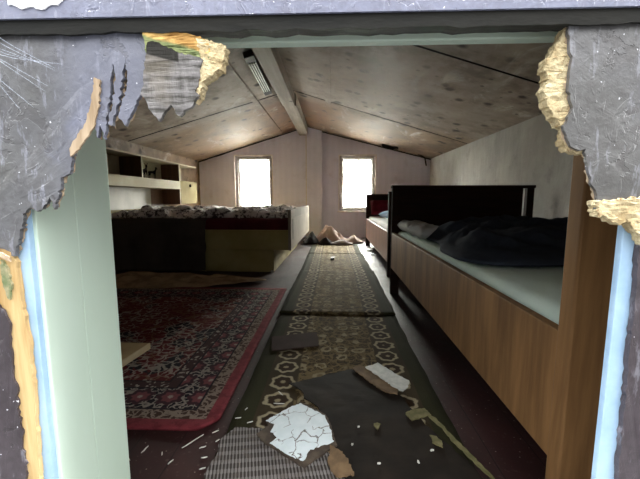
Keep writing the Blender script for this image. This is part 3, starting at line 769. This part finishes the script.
# ================================================================== OVERBED SHELF UNIT
so = empty('wall_shelf_unit', 'cream and brown overbed shelf unit fixed along the left wall', 'shelf unit', (-2.53, 2.9, 0))
D = .28
link('top_board', B(0, D, 0, 2.72, 1.235, 1.253, .002), M['cream_pale'], so)
link('back_panel', B(0, .012, 0, 2.72, .99, 1.235), M['cream_pale'], so)
for yy, z0 in ((1.09, .99), (2.07, .665)):
    d = link('divider', B(.012, D-.006, yy, yy+.02, z0, 1.235, .001), M['brown_panel'], so)
    link('divider_edge', B(D-.006, D, yy, yy+.02, z0, 1.235, .001), M['cream_pale'], d)
link('divider', B(.012, D, -.0, .02, .5, 1.235, .001), M['brown_panel'], so)
link('drawer_front', B(.012, D+.004, .02, 2.07, .876, .992, .003), M['cream_pale'], so)
link('lower_back_panel', B(0, .012, 0, 1.75, .45, .876), M['white_board'], so)
link('lower_back_panel', B(0, .013, 1.75, 2.07, .45, .876), M['brown_panel'], so)
cb = link('cabinet_body', B(.012, D-.02, 2.092, 2.70, .66, 1.0, .002), M['brown_panel'], so)
dr = link('cabinet_door', B(D-.02, D, 2.10, 2.70, .665, 1.005, .003), M['cream_dull'], so)
b2 = bmesh.new(); bmesh.ops.create_uvsphere(b2, u_segments=14, v_segments=10, radius=.016)
for v in b2.verts: v.co.z *= 1.5; v.co += Vector((D+.012, 2.42, .94))
link('knob', b2, M['figurine'], dr, True)

def animal(lab, loc, s_, rz, antler):
    o = empty('deer_figurine', lab, 'figurine', loc, rz, 'dark deer figurines on the shelf')
    ed = []; vs = []
    def V(p, r): vs.append((Vector(p)*s_, r*s_)); return len(vs)-1
    def E_(a, b): ed.append((a, b))
    hip = V((-.30, 0, .62), .13); mid = V((0, 0, .60), .125); sh = V((.26, 0, .64), .13)
    nk = V((.40, 0, .82), .07); hd = V((.46, 0, 1.0), .07); nose = V((.62, 0, .95), .04); tail = V((-.44, 0, .66), .03)
    for a, b in ((hip, mid), (mid, sh), (sh, nk), (nk, hd), (hd, nose), (hip, tail)): E_(a, b)
    for sy in (-.08, .08):
        a = V((.27, sy, .45), .05); b = V((.29, sy, .24), .03); c = V((.27, sy, .03), .03); E_(sh, a); E_(a, b); E_(b, c)
        a = V((-.28, sy, .42), .065); b = V((-.36, sy, .26), .032); c = V((-.33, sy, .03), .03); E_(hip, a); E_(a, b); E_(b, c)
        e = V((.44, sy*.9, 1.12), .022); E_(hd, e)
        if antler:
            e2 = V((.36, sy*1.8, 1.24), .015); E_(e, e2)
    me = bpy.data.meshes.new('body'); me.from_pydata([v for v, r in vs], ed, []); me.update()
    b = bpy.data.objects.new('body', me); COL.objects.link(b); b.parent = o; me.materials.append(M['figurine'])
    md = b.modifiers.new('skin', 'SKIN'); md.use_smooth_shade = True
    for d_, (v, r) in zip(me.skin_vertices[0].data, vs): d_.radius = (r, r)
    me.skin_vertices[0].data[hip].use_root = True
    b.modifiers.new('sub', 'SUBSURF').levels = 1; b.modifiers['sub'].render_levels = 1
    return o
animal('dark deer figurine with raised head, left of the pair on the shelf', (-2.30, 4.13, .992), .15, 1.7, True)
animal('dark deer figurine leaning right, right of the pair on the shelf', (-2.30, 4.31, .992), .135, 1.2, False)

# ================================================================== CEILING LAMP AND PEELING BITS
ang = -math.atan(SL)
lo_ = empty('strip_light', 'old black and white louvred strip light beside the ridge beam', 'lamp', (-.745, 3.53, roofz(-.745)-.014))
lo_.rotation_euler = (0, ang, .03)
hs = link('housing', B(-.04, .04, -.42, .42, -.045, 0, .004), M['black'], lo_)
for s_ in (-1, 1): link('end_cap', B(-.042, .042, s_*.47-.06, s_*.47+.06, -.055, 0, .006), M['black'], lo_)
for k in range(4): link('louvre_slat', B(-.036+.0205*k, -.026+.0205*k, -.40, .40, -.06, -.044, .002), M['white_metal'], lo_)
bm = bmesh.new(); g = []; n = 16
for i in range(n+1):
    u = i/n; x = .86+.28*u; wv = .035*math.sin(math.pi*min(1, u*1.1+.1))
    y = 6.22-.02*u
    for k in range(4):
        v = k/3; g.append(bm.verts.new((x, y-.05*v, roofz(x)-.004-.05*v*v*(1-.3*u)-wv*v-.012*mn.noise(Vector((x*14, v, 0))))))
for i in range(n):
    for k in range(3): a = i*4+k; bm.faces.new((g[a], g[a+1], g[a+5], g[a+4]))
bmesh.ops.solidify(bm, geom=bm.faces[:], thickness=.004)
tag(link('peeling_scrap', bm, M['dark_void'], None, True), 'dark peeled scrap hanging from the ceiling right of the right window', 'scrap')
bm = bmesh.new(); pr = None
pts = [(1.54, 6.38, roofz(1.54)-.004), (1.60, 6.36, roofz(1.60)-.012), (1.66, 6.36, 1.47), (1.67, 6.35, 1.41), (1.69, 6.36, 1.33)]
for a, b in zip(pts[:-1], pts[1:]): cyl(bm, a, b, .013, .011, 6)
tag(link('hanging_strip', bm, M['dark_void']), 'thin dark strip dangling at the corner above the far bed', 'scrap')
# cobweb in the top left corner of the doorway
bm = bmesh.new(); r = random.Random(4)
for i in range(9):
    a = Vector((-.41+r.uniform(-.01, .02), .3885, .935+r.uniform(-.02, .01))); b = Vector((-.318+r.uniform(-.05, .02), .389, .862+r.uniform(-.02, .045)))
    mid = (a+b)/2+Vector((0, -.004, -.008*r.random()))
    cyl(bm, a, mid, .0002, n=4); cyl(bm, mid, b, .0002, .00012, n=4)
tag(link('cobweb', bm, M['web']), 'wispy bluish cobweb across the top left door corner', 'cobweb')

# ================================================================== FLOOR COVERINGS
def rug(name, lab, x0, x1, y0, y1, z, th, mat, rz=0, rag=.004, grp=None, cat='rug', cut=None):
    cx, cy = (x0+x1)/2, (y0+y1)/2; hx, hy = (x1-x0)/2, (y1-y0)/2
    def f(x, y): return th+.0025*fb((x*4+cx, y*4+cy, 1), 3)
    bm = field(-hx, hx, -hy, hy, max(8, int(hx*50)), max(8, int(hy*50)), f, .0)
    for v in bm.verts:
        e = Vector((v.co.x*3+cx, v.co.y*3+cy, 3)); 
        if abs(v.co.y) > hy-.001: v.co.y += rag*mn.noise(e*4)
        if abs(v.co.x) > hx-.001: v.co.x += rag*mn.noise(e*3)
    o = tag(link(name, bm, mat, None, True, (cx, cy, z)), lab, cat, grp); o.rotation_euler.z = rz; return o
G_ = 'floral carpet runners down the aisle'
rug('carpet_runner', 'olive floral carpet runner nearest the door, under the dark board', -.335, .395, .70, 2.12, .001, .011, M['runner'], 0, .006, G_)
rug('carpet_runner', 'olive floral carpet runner, second from the door', -.335, .405, 2.10, 3.385, .012, .010, M['runner'], -.008, .006, G_)
rug('carpet_runner', 'worn floral carpet runner, third from the door between the two far beds', -.33, .40, 3.415, 4.505, .001, .010, M['runner'], .004, .005, G_)
rug('carpet_runner', 'carpet runner coloured pale with sheen at the far end, under the clothes heap', -.33, .39, 4.535, 5.95, .001, .009, M['runner_sheen'], 0, .005, G_)
hx, hy = .80, .86
tag(link('persian_rug', None or field(-hx, hx, -hy, hy, 90, 90, lambda x, y: .011+.004*fb((x*3, y*3, 2), 3), 0.0), m_redrug(hx, hy), None, True, (-1.18, 1.86, .001)), 'large red carpet with dark floral border left of the runner', 'rug')
pr_ = bpy.data.objects['persian_rug']
for v in pr_.data.vertices:                       # rounded near right corner
    if v.co.x > .70 and v.co.y < -.74:
        d = (v.co.x-.70)+(-.74-v.co.y)-.16
        if d > 0: v.co.x -= d*.45; v.co.y += d*.45
def fl_r(th): k = 1+.16*math.sin(3*th+1)+.08*math.sin(5*th)+.05*math.sin(11*th); return (.66*k, .26*k)
def fl_z(x, y, r): return .018+(.045*abs(fb((x*4, y*6, 2), 4))+.05*math.exp(-((x+1.95)/.2)**2))*(1-r**4)+.012*(1-r**8)
tag(link('fleece_rug', polar(-1.42, 2.93, fl_r, fl_z, .016, 26, 110), M['fleece'], None, True), 'crumpled tan fleece lying on the floor in front of the cream bed', 'rug')

# ================================================================== CLOTHES HEAP
def heap(name, lab, cx, cy, rx, ry, h, mat, base=.0, seed=0, sk=0, ph=0, px=0.0):
    rf = lambda th: (rx*(1+.12*math.sin(3*th+ph)+.07*math.sin(7*th+ph*2)), ry*(1+.12*math.sin(2*th+ph)+.07*math.sin(5*th)))
    def f(x, y, r):
        u = (x-cx)/rx
        k = math.exp(-((u-px)/.7)**2)
        fo = .6*abs(fb((x*5+seed, y*5, seed), 4))+.25*abs(math.sin((x*9+y*14)+3*mn.noise(Vector((x*4, y*4, seed)))))
        return base+.02+h*(.18+.82*k)*(1-r**2.2)*(.62+.75*fo)
    return tag(link(name, polar(cx, cy, rf, f, base, 28, 110), mat, None, True), lab, 'clothes', 'clothes heaped by the far wall')
heap('garment', 'charcoal garment at the left end of the clothes heap by the far wall', -.36, 5.62, .13, .24, .16, M['cloth_black'], .014, 1)
heap('garment', 'pale dusty pink garment peaking in the middle of the clothes heap', -.04, 5.78, .30, .20, .27, M['cloth_pink'], .014, 2, ph=1, px=-.15)
heap('garment', 'pale garment trailing right at the end of the clothes heap', .34, 5.66, .15, .16, .11, M['cloth_pink'], .014, 5, ph=2)
heap('garment', 'grey garment low at the front of the clothes heap', .14, 5.40, .18, .11, .065, M['cloth_grey'], .014, 3, ph=3)
heap('garment', 'small charcoal garment folded in front of the pink one in the heap', -.12, 5.42, .12, .10, .12, M['cloth_black'], .014, 4, ph=.5)

# ================================================================== DEBRIS NEAR THE DOOR
def sheet(name, lab, cat, pts, z, th, mat, step=.008, amp=.003, seed=1, parent=None, warp=0.0, grp=None):
    cx = sum(p[0] for p in pts)/len(pts); cy = sum(p[1] for p in pts)/len(pts)
    q = [(p[0]-cx, p[1]-cy) for p in pts]
    bm = poly(jag(q, step, amp, seed=seed), 0, th)
    if warp:
        for _ in range(3):
            es = [e for e in bm.edges if e.calc_length() > .03]
            if es: bmesh.ops.subdivide_edges(bm, edges=es, cuts=1)
        bmesh.ops.triangulate(bm, faces=bm.faces[:])
        for v in bm.verts: v.co.z += warp*abs(fb((v.co.x*7+cx, v.co.y*7, seed), 2))
    o = link(name, bm, mat, None, False, (cx, cy, z))
    return tag(o, lab, cat, grp)
dk = [(-.171, 1.265), (-.09, 1.30), (-.009, 1.347), (.07, 1.385), (.103, 1.392), (.145, 1.385), (.20, 1.29), (.254, 1.2), (.28, 1.11), (.303, 1.036), (.35, .94), (.384, .875), (.40, .80), (.42, .74), (.05, .74), (.030, .81), (.015, .88), (-.006, .978), (-.03, 1.05), (-.049, 1.117), (-.10, 1.17), (-.12, 1.22)]
sheet('broken_board', 'large dark brown broken hardboard sheet lying on the near runner', 'board', dk, .0155, .004, M['hardboard'], .02, .004, 1, None, .004)
sheet('fibreboard_chip', 'brown backed chip under the white painted scrap at the top of the dark board', 'debris', [(.085, 1.385), (.121, 1.412), (.165, 1.36), (.25, 1.24), (.245, 1.19), (.20, 1.205), (.14, 1.29)], .0245, .004, M['cardboard'], .008, .003, 4)
sheet('paint_chip', 'white painted scrap on the top edge of the dark board', 'debris', [(.140, 1.385), (.201, 1.425), (.25, 1.35), (.308, 1.276), (.29, 1.235), (.265, 1.205), (.238, 1.235), (.19, 1.31)], .0292, .003, simple('dirty_white_paint', S(176, 178, 172), S(200, 200, 194), 40, .6), .008, .003, 5)
bw = sheet('door_fragment', 'broken white door piece with cracked paint on the ribbed card', 'debris', [(-.112, 1.115), (-.06, 1.08), (-.018, 1.042), (.0, .98), (.014, .909), (-.03, .868), (-.074, .824), (-.14, .87), (-.21, .922), (-.228, .945), (-.20, .985), (-.213, 1.012), (-.15, 1.07)], .034, .006, simple('grey_brown_hardboard', S(62, 52, 44), S(92, 80, 68), 20, .85, .4, .003), .008, .002, 6)
pl = [(-.111, 1.102), (-.07, 1.072), (-.024, 1.036), (-.005, .975), (.006, .918), (-.03, .90), (-.062, .883), (-.070, .86), (-.078, .840), (-.13, .868), (-.180, .905), (-.165, .93), (-.185, .955), (-.181, .99), (-.213, 1.005), (-.16, 1.06)]
cx, cy = bw.location.x, bw.location.y
link('white_paint', poly(jag([(a-cx, b-cy) for a, b in pl], .008, .0025, seed=9), .0062, .0085), M['cracked'], bw)
sheet('ribbed_card', 'grey ribbed cardboard sheet at the near edge of the runner', 'debris', [(-.305, .99), (-.25, .985), (-.195, .982), (-.10, 1.0), (-.03, .96), (-.02, .90), (.02, .86), (.03, .80), (.035, .74), (-.32, .72), (-.335, .80), (-.325, .87), (-.335, .93)], .0235, .006, M['honey'], .008, .003, 7)
sheet('card_strip', 'dull brown strip of card lying across the left edge of the runner', 'debris', [(-.322, 1.715), (-.20, 1.755), (-.085, 1.79), (-.066, 1.615), (-.18, 1.585), (-.29, 1.55)], .0165, .004, M['brown_strip'], .02, .002, 8)
sheet('fibreboard_chip', 'tan torn fibreboard corner right of the white door piece', 'debris', [(-.005, .905), (.028, .878), (.045, .845), (.06, .80), (.012, .79), (-.01, .83)], .0400, .003, M['cardboard'], .006, .003, 10)
bd = empty('board_offcut', 'beige board offcut with edge painted as lit lying on the red carpet', 'board', (-1.02, 1.45, .018), 0)
link('face', poly([(-.22, -.17), (.09, -.17), (.125, .105), (-.20, .115)], .0, .028), M['beige_board'], bd)
link('lit_edge', poly([(.09, -.172), (.096, -.172), (.131, .105), (.125, .106)], .0, .0285), M['beige_lit_edge'], bd)  # paler colour paints the light on the right edge
bits = [('bark_scrap', 'olive bark like scrap on the right edge of the dark board', [(.248, 1.084), (.28, 1.105), (.322, 1.112), (.333, 1.077), (.29, 1.06), (.263, 1.044)]),
        ('bark_scrap', 'small olive scrap lower on the dark board', [(.302, .977), (.318, .972), (.329, .953), (.324, .928), (.31, .935), (.3, .947)]),
        ('bark_scrap', 'tiny olive scrap in the middle of the dark board', [(.133, 1.02), (.145, 1.03), (.156, 1.024), (.142, .993)])]
for i, (n_, l_, p_) in enumerate(bits): sheet(n_, l_, 'debris', p_, .0235, .004, M['leaf'], .005, .002, 20+i)
sheet('torn_strip', 'long thin olive torn strip along the right side of the dark board', 'debris', [(.316, 1.09), (.34, 1.065), (.352, 1.038), (.362, 1.0), (.372, .971), (.392, .92), (.405, .876), (.425, .82), (.415, .82), (.395, .862), (.38, .91), (.360, .955), (.349, 1.01), (.33, 1.05)], .0235, .003, M['leaf'], .008, .002, 30)
sheet('dark_scrap', 'small black scrap lying on the third runner', 'debris', [(-.02, 4.02), (.02, 4.03), (.025, 4.14), (-.015, 4.13)], .0145, .02, M['black'], .02, .004, 31)
sheet('white_scrap', 'small white scrap on the floor beside the far bed leg', 'debris', [(.47, 4.75), (.56, 4.80), (.58, 4.92), (.49, 4.90)], .001, .02, M['splinter'], .02, .006, 32)
sheet('dark_scrap', 'small dark scrap beside the white one near the far bed leg', 'debris', [(.50, 4.45), (.55, 4.46), (.55, 4.56), (.51, 4.55)], .001, .012, M['black'], .02, .004, 33)

# splinters: pale slivers of wood
def splinter(x, y, z, L, wd, a, lab, grp):
    bm = bmesh.new(); n = 6; g = []
    for i in range(n+1):
        u = i/n-.5; ww = wd*(1-(abs(u)*2)**3*.8); off = wd*.5*mn.noise(Vector((u*3+x*50, y*50, 0)))
        g.append([bm.verts.new(p) for p in ((u*L, off-ww/2, 0), (u*L, off+ww/2, 0), (u*L, off+ww/2, wd*.7), (u*L, off-ww/2, wd*.7))])
    for i in range(n):
        for k in range(4): bm.faces.new((g[i][k], g[i][(k+1) % 4], g[i+1][(k+1) % 4], g[i+1][k]))
    bm.faces.new(g[0]); bm.faces.new(g[-1][::-1])
    o = tag(link('wood_splinter', bm, M['splinter'], None, False, (x, y, z)), lab, 'splinter', grp); o.rotation_euler.z = a
lf = [('pale wood sliver on the dark floor below the red carpet corner', 'pale slivers on the bare floor by the red carpet')]
for x, y, L, a in [(-.43, .955, .075, .95), (-.60, .885, .05, -.6), (-.56, .915, .03, 1.4), (-.375, 1.0, .022, .7), (-.39, .93, .02, .5), (-.37, .89, .018, .3), (-.50, .90, .015, 2), (-.355, .96, .015, 1.0), (-.64, .93, .02, .2), (-.46, .87, .02, 1.2), (-.36, .85, .018, .5)]:
    splinter(x, y, .0012, L, .0032, a, *lf[0])
for x, y, L, a in [(-.19, 1.135, .04, .0), (-.195, 1.20, .03, -.9), (-.27, 1.03, .02, .5), (-.30, 1.10, .015, 1.2), (-.345+.03, 1.05, .02, .2)]:
    splinter(x, y, .016, L, .003, a, 'pale wood sliver on the near runner left of the white door piece', 'pale slivers on the near runner')
for x, y, L, a in [(.085, 1.01, .008, 0), (.29, .915, .012, .4), (.06, .93, .008, 1), (.13, .86, .010, .2), (.24, .87, .01, 2)]:
    splinter(x, y, .0235, L, .005, a, 'tiny pale chip on the dark broken board', 'tiny pale chips on the dark board')
